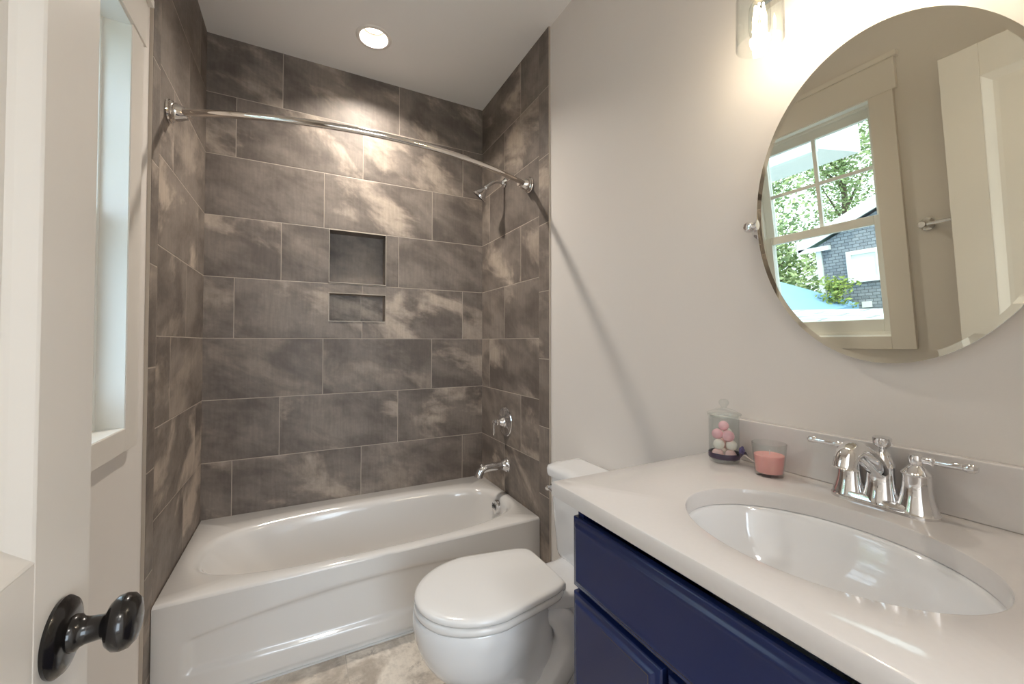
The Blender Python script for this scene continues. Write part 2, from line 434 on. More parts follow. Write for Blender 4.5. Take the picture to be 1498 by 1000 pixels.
# left wall: painted, window opening, tile panel + edge strip
WY0, WY1, WZ0, WZ1 = -1.605, -1.000, .985, 2.125
wl = struct(obj('wall_left', wall_grid('', None, 'x', XL, -.15, [-4.9, WY0, WY1, 0.12], [0, WZ0, WZ1, H], [(WY0, WY1, WZ0, WZ1)]), MT['wall']))
def tile_slab(parent, x0, x1, y0, y1, m, name, right):
    o = bx(name, m, parent, x0, x1, y0, y1, 0.0, H, bevel=0)
    add_uv(o, lambda co, n: (-co.y, co.z))
    return o
tile_slab(wl, XL, 0, -.7205, 0.0, T_LEFT, 'tile_panel', False)
tile_slab(wl, XL, 0, -.797, -.722, T_LS, 'tile_edge_strip', False)
bx('caulk_line', MT['grout'], wl, XL, -.001, -.800, -.797, 0, H)
wr = struct(bx('wall_right', MT['wall'], None, XR, XR+.14, -4.9, .12, 0, H))
tile_slab(wr, 1.5, XR, -.7255, 0.0, T_RIGHT, 'tile_panel', True)
tile_slab(wr, 1.5, XR, -.819, -.727, T_RS, 'tile_edge_strip', True)
bx('caulk_line', MT['grout'], wr, 1.501, XR, -.822, -.819, 0, H)
# near wall with the doorway, and the hall beyond it
DX0, DX1, DZ = 0.225, 1.005, 2.105
struct(obj('wall_front', wall_grid('', None, 'y', -2.66, -.12, [XL, DX0, DX1, XR], [0, DZ, H], [(DX0, DX1, 0, DZ)]), MT['wall']))
struct(obj('wall_hall_back', wall_grid('', None, 'y', -4.8, -.1, [XL, .02, 1.22, XR], [0, .65, 2.19, H], [(.02, 1.22, .65, 2.19)]), MT['wall']))
added_win = struct(bpy.data.objects.new('added_hall_window', None)); COL.objects.link(added_win)  # unseen window added to frame the fill panel in the hall
b = BM()
for (ya_, yb_, za_, zb_) in ((-.06, .03, .57, 2.27), (1.21, 1.30, .57, 2.27), (.03, 1.21, .57, .66), (.03, 1.21, 2.18, 2.27)): box(b, max(ya_, XL+.002), yb_, -4.8, -4.782, za_, zb_)
obj('casing', b, MT['trim'], added_win, bevel=.002)
b = BM()
for (ya_, yb_, za_, zb_) in ((.02, .07, .65, 2.19), (1.17, 1.22, .65, 2.19), (.07, 1.17, .65, .71), (.07, 1.17, 2.13, 2.19), (.07, 1.17, 1.40, 1.45)): box(b, ya_, yb_, -4.86, -4.82, za_, zb_)
obj('sash', b, MT['sash'], added_win, bevel=.002)
bx('window_pane', MT['pane'], added_win, .07, 1.17, -4.842, -4.838, .71, 2.13)
b = BM()
box(b, DX0-.09, DX0-.004, -2.66, -2.642, 0, DZ+.09); box(b, DX1+.004, DX1+.09, -2.66, -2.642, 0, DZ+.09); box(b, DX0-.004, DX1+.004, -2.66, -2.642, DZ+.004, DZ+.09)
struct(obj('trim_1', b, MT['trim'], bevel=.002))
def baseb(name, x0, x1, y0, y1):
    struct(bx(name, MT['trim'], None, x0, x1, y0, y1, 0, .13, bevel=.004))
baseb('baseboard_left', XL, .006, -2.64, -.802)
baseb('baseboard_right', 1.494, XR, -1.742, -.824)

# ------------------------------------------------------------------ window
win = struct(thing('window_1', (0, 0, 0), None, None))
FX = .010
b = BM()   # flat casing
CW = .088
box(b, XL, FX, WY1-.012, WY1+CW-.012, WZ0-.05, WZ1); box(b, XL, FX, WY0-CW+.012, WY0+.012, WZ0-.05, WZ1)
box(b, XL, FX, WY0+.012, WY1-.012, WZ0-.05, WZ0+.012)
obj('casing', b, MT['trim'], win, bevel=.0015)
b = BM()
box(b, XL, FX+.004, WY0-CW-.002, WY1+CW+.002, WZ1-.008, WZ1+.125)
box(b, XL, FX+.016, WY0-CW-.014, WY1+CW+.014, WZ1+.125, WZ1+.147)
obj('header', b, MT['trim'], win, bevel=.0015)
b = BM(); t = .014    # jamb liner
box(b, -.16, FX-.002, WY1-t, WY1, WZ0, WZ1); box(b, -.16, FX-.002, WY0, WY0+t, WZ0, WZ1)
box(b, -.16, FX-.002, WY0+t, WY1-t, WZ1-t, WZ1); box(b, -.16, FX-.002, WY0+t, WY1-t, WZ0, WZ0+t)
obj('jamb', b, MT['sash'], win, bevel=.001)
b = BM(); jy0, jy1, jz0, jz1 = WY0+t, WY1-t, WZ0+t, WZ1-t   # inner stop
for (a0, a1) in ((-.055, -.0505), (-.156, -.136)):
    box(b, a0, a1, jy1-.012, jy1, jz0, jz1); box(b, a0, a1, jy0, jy0+.012, jz0, jz1); box(b, a0, a1, jy0+.012, jy1-.012, jz1-.014, jz1); box(b, a0, a1, jy0+.012, jy1-.012, jz0, jz0+.014)
obj('window_stop', b, MT['sash'], win, bevel=.001)
ZM = 1.565
b = BM(); box(b, -.135, -.095, jy1-.006, jy1-.0005, jz0+.016, ZM-.02); box(b, -.135, -.134, jy0+.012, jy1-.012, jz1-.03, jz1-.014)
box(b, -.158, -.157, jy0, jy1, jz0, jz0+.03)
obj('dark_strip', b, MT['teal_strip'], win)  # dark teal strips beside, above and below the panes
def sash(name, x0, x1, z0, z1, brail, trail, mun):
    st = .044; b = BM()
    box(b, x0, x1, jy0, jy0+st, z0, z1); box(b, x0, x1, jy1-st, jy1, z0, z1)
    box(b, x0, x1, jy0+st, jy1-st, z0, z0+brail); box(b, x0, x1, jy0+st, jy1-st, z1-trail, z1)
    s = obj(name, b, MT['sash'], win, bevel=.002)
    g0, g1, h0, h1 = jy0+st, jy1-st, z0+brail, z1-trail; xm = (x0+x1)/2
    bx('window_pane', MT['pane'], s, xm-.002, xm+.002, g0, g1, h0, h1)
    if mun:
        b = BM(); ym, zm = (g0+g1)/2, (h0+h1)/2
        box(b, xm-.008, xm+.008, ym-.009, ym+.009, h0, h1); box(b, xm-.008, xm+.008, g0, ym-.009, zm-.009, zm+.009); box(b, xm-.008, xm+.008, ym+.009, g1, zm-.009, zm+.009)
        obj('muntin', b, MT['sash'], s)
    return s
sash('lower_sash', -.093, -.056, jz0, ZM+.025, .075, .045, False)
sash('upper_sash', -.133, -.096, ZM-.02, jz1, .045, .05, True)

# ------------------------------------------------------------------ door
door = struct(thing('door_1', (.2175, -2.63, 0), None, None))
DW, DH, TH = .744, 2.085, .0175
def door_mesh():
    bm = BM()
    sw = .102; rails = [(0.01, .22), (.90, 1.045), (DH-.115, DH)]
    y1 = DW
    box(bm, -TH, TH, 0, sw, .01, DH); box(bm, -TH, TH, y1-sw, y1, .01, DH)
    for a, c in rails: box(bm, -TH, TH, sw, y1-sw, a, c)
    return bm
dl = obj('door_frame', door_mesh(), MT['trim'], door, bevel=.0015)
for z0, z1 in ((.22, .90), (1.045, DH-.115)):
    b = BM(); y0, y1 = .102, DW-.102; q = .026
    for sgn in (1, -1):
        rings = []
        for ins, xx in ((0, TH), (.003, TH-.001), (.020, TH-.009), (q, TH-.0115), (q+.012, TH-.0125)):
            rings.append([Vector((sgn*xx, y0+ins, z0+ins)), Vector((sgn*xx, y1-ins, z0+ins)), Vector((sgn*xx, y1-ins, z1-ins)), Vector((sgn*xx, y0+ins, z1-ins))])
        loft(b, rings, False, True)
    obj('door_panel', b, MT['trim'], door)
for side in (1, -1):
    kb = BM(); ky, kz = DW-.062, .958; x0 = side*TH; ax = (side, 0, 0)
    lathe(kb, [(.0, 0), (.033, 0), (.034, .003), (.031, .007), (.024, .0095), (.016, .0105), (.0155, .014), (.013, .016), (.0115, .020), (.0105, .031), (.013, .034), (.0195, .0365), (.0238, .041), (.0250, .0465), (.0238, .052), (.019, .0565), (.011, .0588), (0, .0595)], (x0, ky, kz), ax, 48)
    obj('door_knob', kb, MT['black'], door, smooth=50)
for hz in (.2, 1.05, 1.88):
    b = BM(); lathe(b, [(.006, -.045), (.006, .045)], (TH+.004, -.002, hz), (0, 0, 1), 12); obj('hinge', b, MT['black'], door, smooth=40)

# ------------------------------------------------------------------ bathtub
TZ = .36; TY = -.735
tub = thing('bathtub', (.75, -.37, 0), 'glossy white alcove bathtub with arched recessed apron below the grey tile walls', 'bathtub')
def L(o, p):   # child given in world coordinates under a thing with only a location/rotation
    if o.parent is not p: return o      # a sub-part: its parent part already stands in world coordinates
    o.matrix_parent_inverse = (Matrix.Translation(p.location) @ p.rotation_euler.to_matrix().to_4x4()).inverted(); return o
bm = BM()
x0, x1, y0, y1 = .002, 1.498, TY, -.002
rings = [rectring(x0, x1, y0, y1, TZ-.012), rectring(x0+.001, x1-.001, y0+.003, y1-.001, TZ-.005), rectring(x0+.004, x1-.004, y0+.010, y1-.004, TZ)]
cx, cy = .765, -.410
def inner(a, b, n, z, dx=0, dy=0): return sse(cx+dx, cy+dy, a, b, n, z)
rings += [inner(.708, .284, 3.0, TZ), inner(.700, .277, 3.0, TZ-.0015), inner(.692, .270, 3.0, TZ-.005), inner(.684, .264, 3.0, TZ-.011), inner(.677, .259, 3.0, TZ-.020), inner(.671, .255, 3.0, TZ-.035),
          inner(.655, .248, 3.0, TZ-.07, .012), inner(.620, .238, 3.0, TZ-.14, .032), inner(.580, .225, 3.0, TZ-.21, .055), inner(.545, .210, 3.0, TZ-.255, .07),
          inner(.500, .180, 2.8, TZ-.285, .08), inner(.42, .13, 2.5, TZ-.295, .09), inner(.2, .06, 2.2, TZ-.30, .1)]
loft(bm, rings, False, True)
# apron: height field with the arched recess
NXA, NZA = 150, 60
def sm(a, b, x):
    t = max(0, min(1, (x-a)/(b-a))); return t*t*(3-2*t)
vg = []
for j in range(NZA+1):
    z = (TZ-.012)*j/NZA; rowv = []
    for i in range(NXA+1):
        x = x0+(x1-x0)*i/NXA
        top = .212+.058*math.sin(PI*max(0, min(1, (x-.09)/(1.41-.09))))**.8
        bot = .105-.012*math.sin(PI*max(0, min(1, (x-.09)/1.32)))
        m_ = sm(.085, .108, x)*(1-sm(1.392, 1.415, x))*sm(bot-.010, bot+.012, z)*(1-sm(top-.014, top+.012, z))
        y = TY+.014*m_
        if z < .02: y += .004
        rowv.append(bm.verts.new((x, y, z)))
    vg.append(rowv)
for j in range(NZA):
    for i in range(NXA): bm.faces.new((vg[j][i], vg[j][i+1], vg[j+1][i+1], vg[j+1][i]))
bmesh.ops.remove_doubles(bm, verts=bm.verts[:], dist=1e-5)
L(obj('tub_shell', bm, MT['tub'], tub, smooth=60), tub)
b = BM(); lathe(b, [(0, 0), (.038, 0), (.038, .016), (.036, .020), (.032, .0215), (0, .022)], (1.432, -.385, .298), Vector((-1, 0, .10)), 40)
ov = L(obj('overflow_plate', b, MT['chrome'], tub, smooth=40), tub)
b = BM()
for k in range(7):
    dz = -.021+.007*k; hw = math.sqrt(max(0, .027**2-dz*dz)); px = 1.432-.0222-dz*.1
    box(b, px-.0012, px+.0006, -.385-hw, -.385+hw, .298+dz-.0015, .298+dz+.0015)
L(obj('overflow_slot', b, MT['rubber'], ov), tub)
b = BM(); lathe(b, [(0, 0), (.03, 0), (.03, .003), (.026, .005), (0, .006)], (1.24, -.39, TZ-.297), (0, 0, 1), 32)
L(obj('drain', b, MT['chrome'], tub, smooth=40), tub)
b = BM(); box(b, .002, 1.49, TY-.003, TY+.01, 0, .006)
L(obj('caulk_line', b, MT['extwhite'], tub), tub)

# ------------------------------------------------------------------ shower fittings
rod = thing('shower_curtain_rod', (.75, -.64, 2.063), 'polished curved shower curtain rod bowed across the tub alcove between tiled walls', 'curtain rod')
pts = []
for i in range(61):
    x = .03+(1.47-.03)*i/60; t = (x-.75)/.72
    pts.append((x, -.640-.170*(1-t*t), 2.063))
b = BM(); tube(b, pts, .0128, 24); L(obj('rod', b, MT['nickel'], rod, smooth=50), rod)
for xx, s in ((0, 1), (1.5, -1)):
    b = BM(); d = Vector((s, -.16, 0))
    lathe(b, [(0, 0), (.041, 0), (.042, .004), (.040, .008), (.037, .009), (.0375, .014), (.034, .018), (.0325, .019), (.033, .024), (.030, .032), (.026, .042), (.0215, .050), (.0195, .058), (.0150, .059), (.0150, .070)], (xx, -.636, 2.063), Vector((s, 0, 0)), 40)
    L(obj('flange', b, MT['nickel'], rod, smooth=35), rod)
sh = thing('wall_shower', (1.5, -.335, 2.18), 'chrome shower head on a bent arm under the curtain rod end', 'shower head')
b = BM(); lathe(b, [(0, 0), (.028, 0), (.029, .004), (.025, .007), (.02, .009), (.0145, .016), (.0115, .02)], (1.5, -.335, 2.18), (-1, 0, 0), 32); L(obj('flange', b, MT['chrome'], sh, smooth=35), sh)
arm = smoothpts([(1.5, -.335, 2.18), (1.465, -.335, 2.182), (1.435, -.335, 2.175), (1.40, -.335, 2.152), (1.378, -.335, 2.130)], 8)
b = BM(); tube(b, arm, .0095, 20); L(obj('arm', b, MT['chrome'], sh, smooth=50), sh)
hd = Vector((-.52, .42, -.74)).normalized(); hp = Vector((1.385, -.335, 2.137))
b = BM(); lathe(b, [(0, -.004), (.012, -.003), (.0155, .004), (.0155, .010), (.012, .014), (.013, .018), (.02, .028), (.030, .045), (.040, .058), (.0445, .062), (.045, .070), (.042, .074)], hp, hd, 40, cap1=False)
he = L(obj('head', b, MT['chrome'], sh, smooth=35), sh)
b = BM(); lathe(b, [(.042, .074), (.038, .071), (0, .071)], hp, hd, 40, cap0=False)
q = frame_mat(hd)
for rr, nn in ((.010, 6), (.020, 12), (.030, 18)):
    for k in range(nn):
        p = hp+q@Vector((rr*math.cos(2*PI*k/nn), rr*math.sin(2*PI*k/nn), .071)); lathe(b, [(.0016, 0), (.001, .003)], p, hd, 6)
L(obj('spray_face', b, MT['rubber'], he), sh)

va = thing('shower_valve', (1.5, -.350, .768), 'round chrome shower valve with lever handle on the right tile wall', 'shower valve')
b = BM(); lathe(b, [(0, 0), (.083, 0), (.0845, .003), (.081, .007), (.074, .009), (.071, .008), (.066, .010), (.035, .014), (.031, .017)], (1.5, -.350, .768), (-1, 0, 0), 56); L(obj('escutcheon', b, MT['chrome'], va, smooth=30), va)
b = BM(); lathe(b, [(.031, .012), (.030, .020), (.024, .030), (.019, .040), (.0165, .050), (.0175, .056), (.0135, .060), (.0135, .068), (.016, .071), (.015, .079), (.008, .084), (0, .085)], (1.5, -.350, .768), (-1, 0, 0), 40); L(obj('hub', b, MT['chrome'], va, smooth=30), va)
b = BM(); lathe(b, [(0, 0), (.0065, .001), (.006, .012), (.0045, .018), (.0055, .04), (.0065, .060), (.0078, .066), (.006, .073), (0, .075)], (1.424, -.350, .768), Vector((.05, .1, -1)), 24); L(obj('lever', b, MT['chrome'], va, smooth=40), va)
sp = thing('tub_spout', (1.5, -.368, .520), 'chrome tub spout with pull knob above the bathtub rim', 'spout')
b = BM(); lathe(b, [(0, 0), (.040, 0), (.041, .004), (.038, .008), (.0375, .012), (.031, .020), (.026, .030), (.024, .036)], (1.5, -.368, .520), (-1, 0, 0), 40); L(obj('flange', b, MT['chrome'], sp, smooth=30), sp)
pp = smoothpts([(1.475, -.368, .520), (1.44, -.368, .5215), (1.40, -.368, .5225), (1.36, -.368, .519), (1.338, -.368, .508), (1.326, -.368, .490), (1.322, -.368, .476)], 6)
b = BM(); tube(b, pp, [.0235-.0015*math.sin(i/len(pp)*PI) for i in range(len(pp))], 28); L(obj('spout_body', b, MT['chrome'], sp, smooth=50), sp)
b = BM(); lathe(b, [(.0045, 0), (.0045, .012), (.008, .014), (.0085, .019), (.006, .022), (0, .023)], (1.342, -.368, .526), Vector((-.12, 0, 1)), 20); L(obj('diverter_knob', b, MT['chrome'], sp, smooth=30), sp)

# ------------------------------------------------------------------ recessed lights
def can(name, x, y, label):
    t_ = thing(name, (x, y, H), label, 'ceiling light')
    b = BM(); n = 56
    lathe(b, [(.0655, .002), (.066, -.003), (.070, -.006), (.080, -.006), (.086, -.003), (.088, .0)], (x, y, H), (0, 0, 1), n, cap0=False, cap1=False); L(obj('trim_ring', b, MT['plastic'], t_, smooth=60), t_)
    b = BM(); lathe(b, [(.0655, 0.0), (.062, .02), (.056, .060), (.054, .072), (.054, .080)], (x, y, H), (0, 0, 1), n, cap0=False, cap1=True); L(obj('reflector', b, MT['can'], t_, smooth=50), t_)
    b = BM(); lathe(b, [(.053, .058), (.04, .055), (0, .053)], (x, y, H), (0, 0, 1), n, cap0=False, cap1=False); L(obj('lens', b, MT['lens'], t_, smooth=50), t_)
can('recessed_light', .748, -.346, 'round white recessed ceiling light glowing above the bathtub')
bpy.data.objects['shower_lamp_light'].location = (.748, -.346, H+.050); bpy.data.objects['shower_lamp_light'].data.size = .10

# ------------------------------------------------------------------ toilet
TYC = -1.25
to = thing('toilet', (1.1, TYC, 0), 'white two-piece toilet with closed oval lid between bathtub and navy vanity', 'toilet')
def egg(xf, xb, hw, z, nf=2.25, nb=3.2, xm=None, taper=0.0, N_=72):
    xm = xm if xm is not None else xf+(xb-xf)*.55; out = []
    for i in range(N_):
        t = 2*PI*i/N_; c, s = math.cos(t), math.sin(t); n = nb if c > 0 else nf
        x = xm+((xb-xm) if c > 0 else (xm-xf))*math.copysign(abs(c)**(2/n), c)
        y = hw*math.copysign(abs(s)**(2/n), s)
        if c > 0: y *= 1-taper*((x-xm)/(xb-xm))
        out.append(Vector((x, TYC+y, z)))
    return out
SK = dict(taper=.25, xm=.965, nf=2.02, nb=9.0)
bm = BM()
sec = [(.0, .855, 1.36, .112), (.012, .845, 1.37, .118), (.03, .848, 1.37, .112), (.08, .858, 1.33, .096), (.13, .856, 1.29, .094), (.165, .846, 1.26, .104), (.20, .824, 1.24, .124), (.24, .790, 1.22, .148),
       (.28, .764, 1.21, .166), (.33, .747, 1.20, .177), (.37, .742, 1.195, .181), (.392, .744, 1.195, .181), (.402, .750, 1.19, .177)]
loft(bm, [egg(xf, xb, hw, z, xm=.965 if z > .2 else None, nf=2.05, nb=3.2, taper=.38 if z > .15 else 0) for z, xf, xb, hw in sec], True, True)
# rear deck that carries the tank
rs = []
for x, hw, z0, z1 in ((1.08, .085, .36, .396), (1.20, .10, .33, .400), (1.30, .115, .325, .392), (1.36, .125, .335, .388), (1.46, .13, .34, .386), (1.475, .12, .35, .38)):
    ring = []
    for i in range(32):
        t = 2*PI*i/32; c, s = math.cos(t), math.sin(t)
        ring.append(Vector((x, TYC+hw*math.copysign(abs(c)**.5, c), (z0+z1)/2+(z1-z0)/2*math.copysign(abs(s)**.5, s))))
    rs.append(ring)
loft(bm, rs, True, True)
# trapway bulges either side
for s in (1, -1):
    p = smoothpts([(1.16, TYC+s*.06, .345), (1.22, TYC+s*.085, .30), (1.24, TYC+s*.088, .22), (1.18, TYC+s*.085, .13), (1.10, TYC+s*.078, .085), (1.02, TYC+s*.065, .10)], 6)
    tube(bm, p, [.03+.022*math.sin(PI*i/(len(p)-1)) for i in range(len(p))], 20)
    p = smoothpts([(1.26, TYC+s*.055, .36), (1.32, TYC+s*.06, .28), (1.35, TYC+s*.065, .16), (1.35, TYC+s*.065, .03)], 6)
    tube(bm, p, .05, 20)
bm2 = L(obj('bowl', bm, MT['china'], to, smooth=60), to)
bm = BM()
loft(bm, [egg(.757, 1.200, .170, .402, **SK), egg(.748, 1.207, .180, .405, **SK), egg(.745, 1.210, .184, .414, **SK), egg(.748, 1.207, .181, .424, **SK), egg(.758, 1.200, .172, .427, **SK)], True, True)
L(obj('seat', bm, MT['seat'], to, smooth=60), to)
bm = BM()
loft(bm, [egg(.760, 1.205, .171, .4285, **SK), egg(.750, 1.211, .181, .431, **SK), egg(.747, 1.213, .184, .437, **SK), egg(.749, 1.212, .182, .445, **SK), egg(.755, 1.208, .177, .4495, **SK), egg(.768, 1.200, .165, .452, **SK), egg(.80, 1.17, .138, .4535, **SK)], True, True)
L(obj('lid', bm, MT['seat'], to, smooth=60), to)
for s in (1, -1):
    b = BM(); box(b, 1.205, 1.232, TYC+s*.078-.018, TYC+s*.078+.018, .398, .428); L(obj('hinge_cap', b, MT['seat'], to, bevel=.008, bseg=3), to)
b = BM(); lathe(b, [(.013, -.02), (.013, .008), (.010, .016), (0, .019)], (1.0, TYC-.125, .03), (0, -.3, 1), 20); L(obj('bolt_cap', b, MT['seat'], to, smooth=40), to)
def rrect(x0, x1, hw, z, rf=.05, rb=.02, N_=10):
    out = []
    for (cx_, cy_, a0, r) in ((x1-rb, hw-rb, 0, rb), (x0+rf, hw-rf, 90, rf), (x0+rf, -hw+rf, 180, rf), (x1-rb, -hw+rb, 270, rb)):
        for k in range(N_+1):
            a = math.radians(a0+90*k/N_); out.append(Vector((cx_+r*math.cos(a), TYC+cy_+r*math.sin(a), z)))
    return out
bm = BM()
loft(bm, [rrect(1.365, 1.492, .150, .375), rrect(1.352, 1.495, .166, .383), rrect(1.348, 1.496, .172, .40), rrect(1.340, 1.497, .184, .55), rrect(1.334, 1.498, .190, .695)], True, True)
tk = L(obj('tank', bm, MT['china'], to, smooth=50), to)
bm = BM()
loft(bm, [rrect(1.330, 1.500, .193, .695), rrect(1.322, 1.503, .200, .697), rrect(1.320, 1.503, .203, .705), rrect(1.320, 1.503, .203, .722), rrect(1.324, 1.502, .200, .731), rrect(1.336, 1.496, .188, .737), rrect(1.36, 1.48, .16, .739)], True, True)
L(obj('tank_lid', bm, MT['china'], to, smooth=50), to)
b = BM(); ly = TYC+.155
lathe(b, [(0, 0), (.013, 0), (.013, .005), (.009, .008), (.0075, .018), (.0095, .022), (.010, .028), (.006, .033), (0, .034)], (1.341, ly, .648), (-1, 0, 0), 24)
tube(b, [(1.318, ly, .648), (1.316, ly-.03, .646), (1.316, ly-.06, .643)], [.006, .005, .0065], 14)
L(obj('flush_lever', b, MT['chrome'], to, smooth=40), to)

# ------------------------------------------------------------------ vanity
VY0, VY1 = -2.478, -1.743; CZ = .915
vn = thing('vanity_cabinet', (1.25, (VY0+VY1)/2, 0), 'navy blue lacquered bathroom vanity cabinet under the white counter', 'cabinet')
b = BM(); VX = .984
box(b, VX, 1.508, VY1-.018, VY1, .0, .880); box(b, VX, 1.508, VY0, VY0+.018, .0, .880)
box(b, VX, 1.508, VY0+.018, VY1-.018, .10, .118); box(b, 1.49, 1.508, VY0+.018, VY1-.018, .118, .880)
box(b, VX+.06, VX+.075, VY0+.018, VY1-.018, 0, .10)
box(b, VX, VX+.018, VY0+.018, VY1-.018, .855, .880); box(b, VX, VX+.018, VY0+.018, VY1-.018, .675, .715)
c1, c2 = VY1-.248, VY0+.248
box(b, VX, VX+.018, c1-.018, c1+.006, .118, .675); box(b, VX, VX+.018, c2-.006, c2+.018, .118, .675)
L(obj('cabinet_box', b, MT['navy'], vn, bevel=.001), vn)
def front(name, ya, yb, za, zb, knob=None):
    bm = BM(); rings = []
    for ins, xx in ((0, VX-.0005), (0, VX-.012), (.0015, VX-.0145), (.004, VX-.016), (.010, VX-.0165), (.013, VX-.0185), (.0155, VX-.0215), (.018, VX-.0225), (.021, VX-.0225), (.0235, VX-.0215), (.026, VX-.0212)):
        rings.append([Vector((xx, ya+ins, za+ins)), Vector((xx, yb-ins, za+ins)), Vector((xx, yb-ins, zb-ins)), Vector((xx, ya+ins, zb-ins))])
    loft(bm, rings, True, True)
    return L(obj(name, bm, MT['navy'], vn, smooth=30), vn)
front('drawer_front', VY0+.002, VY1-.002, .700, .850)
front('cabinet_door', c1+.001, VY1-.002, .125, .688)
front('cabinet_door', c2+.003, c1-.012, .125, .688)
front('cabinet_door', VY0+.002, c2-.009, .125, .688)

# countertop with the oval cut-out
SX, SY, SA, SB = 1.196, -2.108, .168, .212    # sink centre, half width in x, half length in y
wt = thing('countertop', (1.22, -2.11, CZ), 'polished white quartz countertop with low backsplash and oval cut-out', 'countertop')
bm = BM(); N_ = 128
cxr = (.945+1.508)/2
def rect_out(ins, z, r=.012):
    x0_, x1_, y0_, y1_ = .945+ins, 1.508, -2.522+ins, -1.695-ins
    out = []
    for i in range(N_):
        t = 2*PI*i/N_; c, s = math.cos(t), math.sin(t)
        k = []
        if c > 1e-9: k.append((x1_-SX)/c)
        if c < -1e-9: k.append((x0_-SX)/c)
        if s > 1e-9: k.append((y1_-SY)/s)
        if s < -1e-9: k.append((y0_-SY)/s)
        k = min(k); out.append(Vector((SX+c*k, SY+s*k, z)))
    # snap the nearest sample to each corner
    for cxx in (x0_, x1_):
        for cyy in (y0_, y1_):
            i = min(range(N_), key=lambda i: (out[i].x-cxx)**2+(out[i].y-cyy)**2); out[i] = Vector((cxx, cyy, z))
    return out
ell = lambda k, z: [Vector((SX+(SA+k)*math.cos(2*PI*i/N_), SY+(SB+k)*math.sin(2*PI*i/N_), z)) for i in range(N_)]
rr = [ell(0, CZ-.034), ell(0, CZ-.004), ell(.0012, CZ-.0012), ell(.004, CZ), rect_out(.006, CZ), rect_out(.0018, CZ-.0018), rect_out(0, CZ-.006), rect_out(0, CZ-.029), rect_out(.0018, CZ-.0332), rect_out(.006, CZ-.035)]
vr = loft(bm, rr)
for i in range(N_):
    j = (i+1) % N_; bm.faces.new((vr[-1][i], vr[-1][j], vr[0][j], vr[0][i]))
L(obj('counter_slab', bm, MT['quartz'], wt, smooth=40), wt)
L(bx('backsplash', MT['quartz'], wt, 1.489, 1.5095, -2.522, -1.697, CZ, 1.024, bevel=.003, bseg=3), wt)
# undermount basin
sk = thing('sink', (SX, SY, CZ-.035), 'white oval undermount basin set below the counter cut-out', 'sink')
bm = BM()
def er(a, b, z): return [Vector((SX+a*math.cos(2*PI*i/N_), SY+b*math.sin(2*PI*i/N_), z)) for i in range(N_)]
z0 = CZ-.0355
prof = [(.020, 0), (-.004+.002, 0), (-.006, -.004), (-.010, -.012), (-.018, -.04), (-.030, -.07), (-.052, -.10), (-.082, -.122), (-.115, -.135), (-.145, -.141)]
loft(bm, [er(SA+k, SB+k, z0+dz) for k, dz in prof], False, False)
vs = er(.022, .030, z0-.143); 
loft(bm, [er(SA-.145, SB-.145, z0-.141), vs], False, True)
outp = [(.020, 0), (.020, -.012), (.004, -.02), (-.006, -.05), (-.03, -.10), (-.07, -.14), (-.12, -.156)]
loft(bm, [er(SA+k, SB+k, z0+dz) for k, dz in outp], False, True)
bmesh.ops.remove_doubles(bm, verts=bm.verts[:], dist=1e-5)
L(obj('basin', bm, MT['china'], sk, smooth=60), sk)
b = BM(); lathe(b, [(0, 0), (.031, 0), (.032, .002), (.028, .004), (.023, .003), (.021, .006), (0, .008)], (SX, SY, z0-.1425), (0, 0, 1), 36)
L(obj('drain', b, MT['chrome'], sk, smooth=35), sk)

# ------------------------------------------------------------------ faucet
fx = 1.443; FY = -2.108
fa = thing('faucet', (fx, FY, CZ), 'chrome centerset faucet with two lever handles on the white counter', 'faucet')
def stad(hl, hw, z, N_=48):
    out = []
    for i in range(N_):
        t = 2*PI*i/N_; c, s = math.cos(t), math.sin(t)
        out.append(Vector((fx+hw*c, FY+(hl-hw)*(1 if s >= 0 else -1)*(1 if abs(s) > 1e-9 else 0)+hw*s, CZ+z)))
    return out
bm = BM()
loft(bm, [stad(.083, .0318, 0), stad(.083, .0318, .005), stad(.0815, .0303, .0065), stad(.0805, .0293, .010), stad(.0795, .0283, .0115), stad(.0785, .0273, .0155), stad(.076, .025, .0175)], True, True)
L(obj('base_plate', bm, MT['chrome'], fa, smooth=30), fa)
bell = [(.0305, .004), (.0292, .012), (.0258, .023), (.0226, .036), (.0208, .050), (.0202, .062), (.0202, .072)]
for s in (1, -1):
    y = FY+s*.051
    b = BM(); lathe(b, bell+[(.0222, .0735), (.0225, .0765), (.0198, .0785), (.0160, .083), (.0125, .088), (.0088, .091), (.0085, .094), (0, .094)], (fx, y, CZ), (0, 0, 1), 44)
    hb = L(obj('handle_body', b, MT['chrome'], fa, smooth=30), fa)
    b = BM(); lathe(b, [(0, .088), (.0075, .089), (.0105, .094), (.0112, .100), (.0112, .104), (.0098, .109), (.005, .112), (0, .1125)], (fx, y, CZ), (0, 0, 1), 36)
    lathe(b, [(.0062, .004), (.0068, .018), (.0085, .021), (.0085, .023), (.0052, .025), (.0050, .030), (.0062, .034), (.0066, .054), (.0064, .060), (.0075, .062), (.0088, .067), (.0080, .074), (.0045, .078), (0, .079)], (fx, y, CZ+.1015), Vector((0, s, .02)), 28)
    L(obj('lever', b, MT['chrome'], hb, smooth=30), fa)
b = BM()
lathe(b, [(.0310, .004), (.0298, .013), (.0262, .027), (.0236, .042), (.0226, .058), (.0224, .072), (.0218, .082), (.0185, .090), (.0160, .094), (.0150, .099), (.0105, .103)], (fx, FY, CZ), (0, 0, 1), 44)
sp_pts = smoothpts([(fx, FY, CZ+.060), (fx-.022, FY, CZ+.076), (fx-.052, FY, CZ+.096), (fx-.085, FY, CZ+.112), (fx-.110, FY, CZ+.118), (fx-.130, FY, CZ+.112), (fx-.140, FY, CZ+.098), (fx-.142, FY, CZ+.090)], 6)
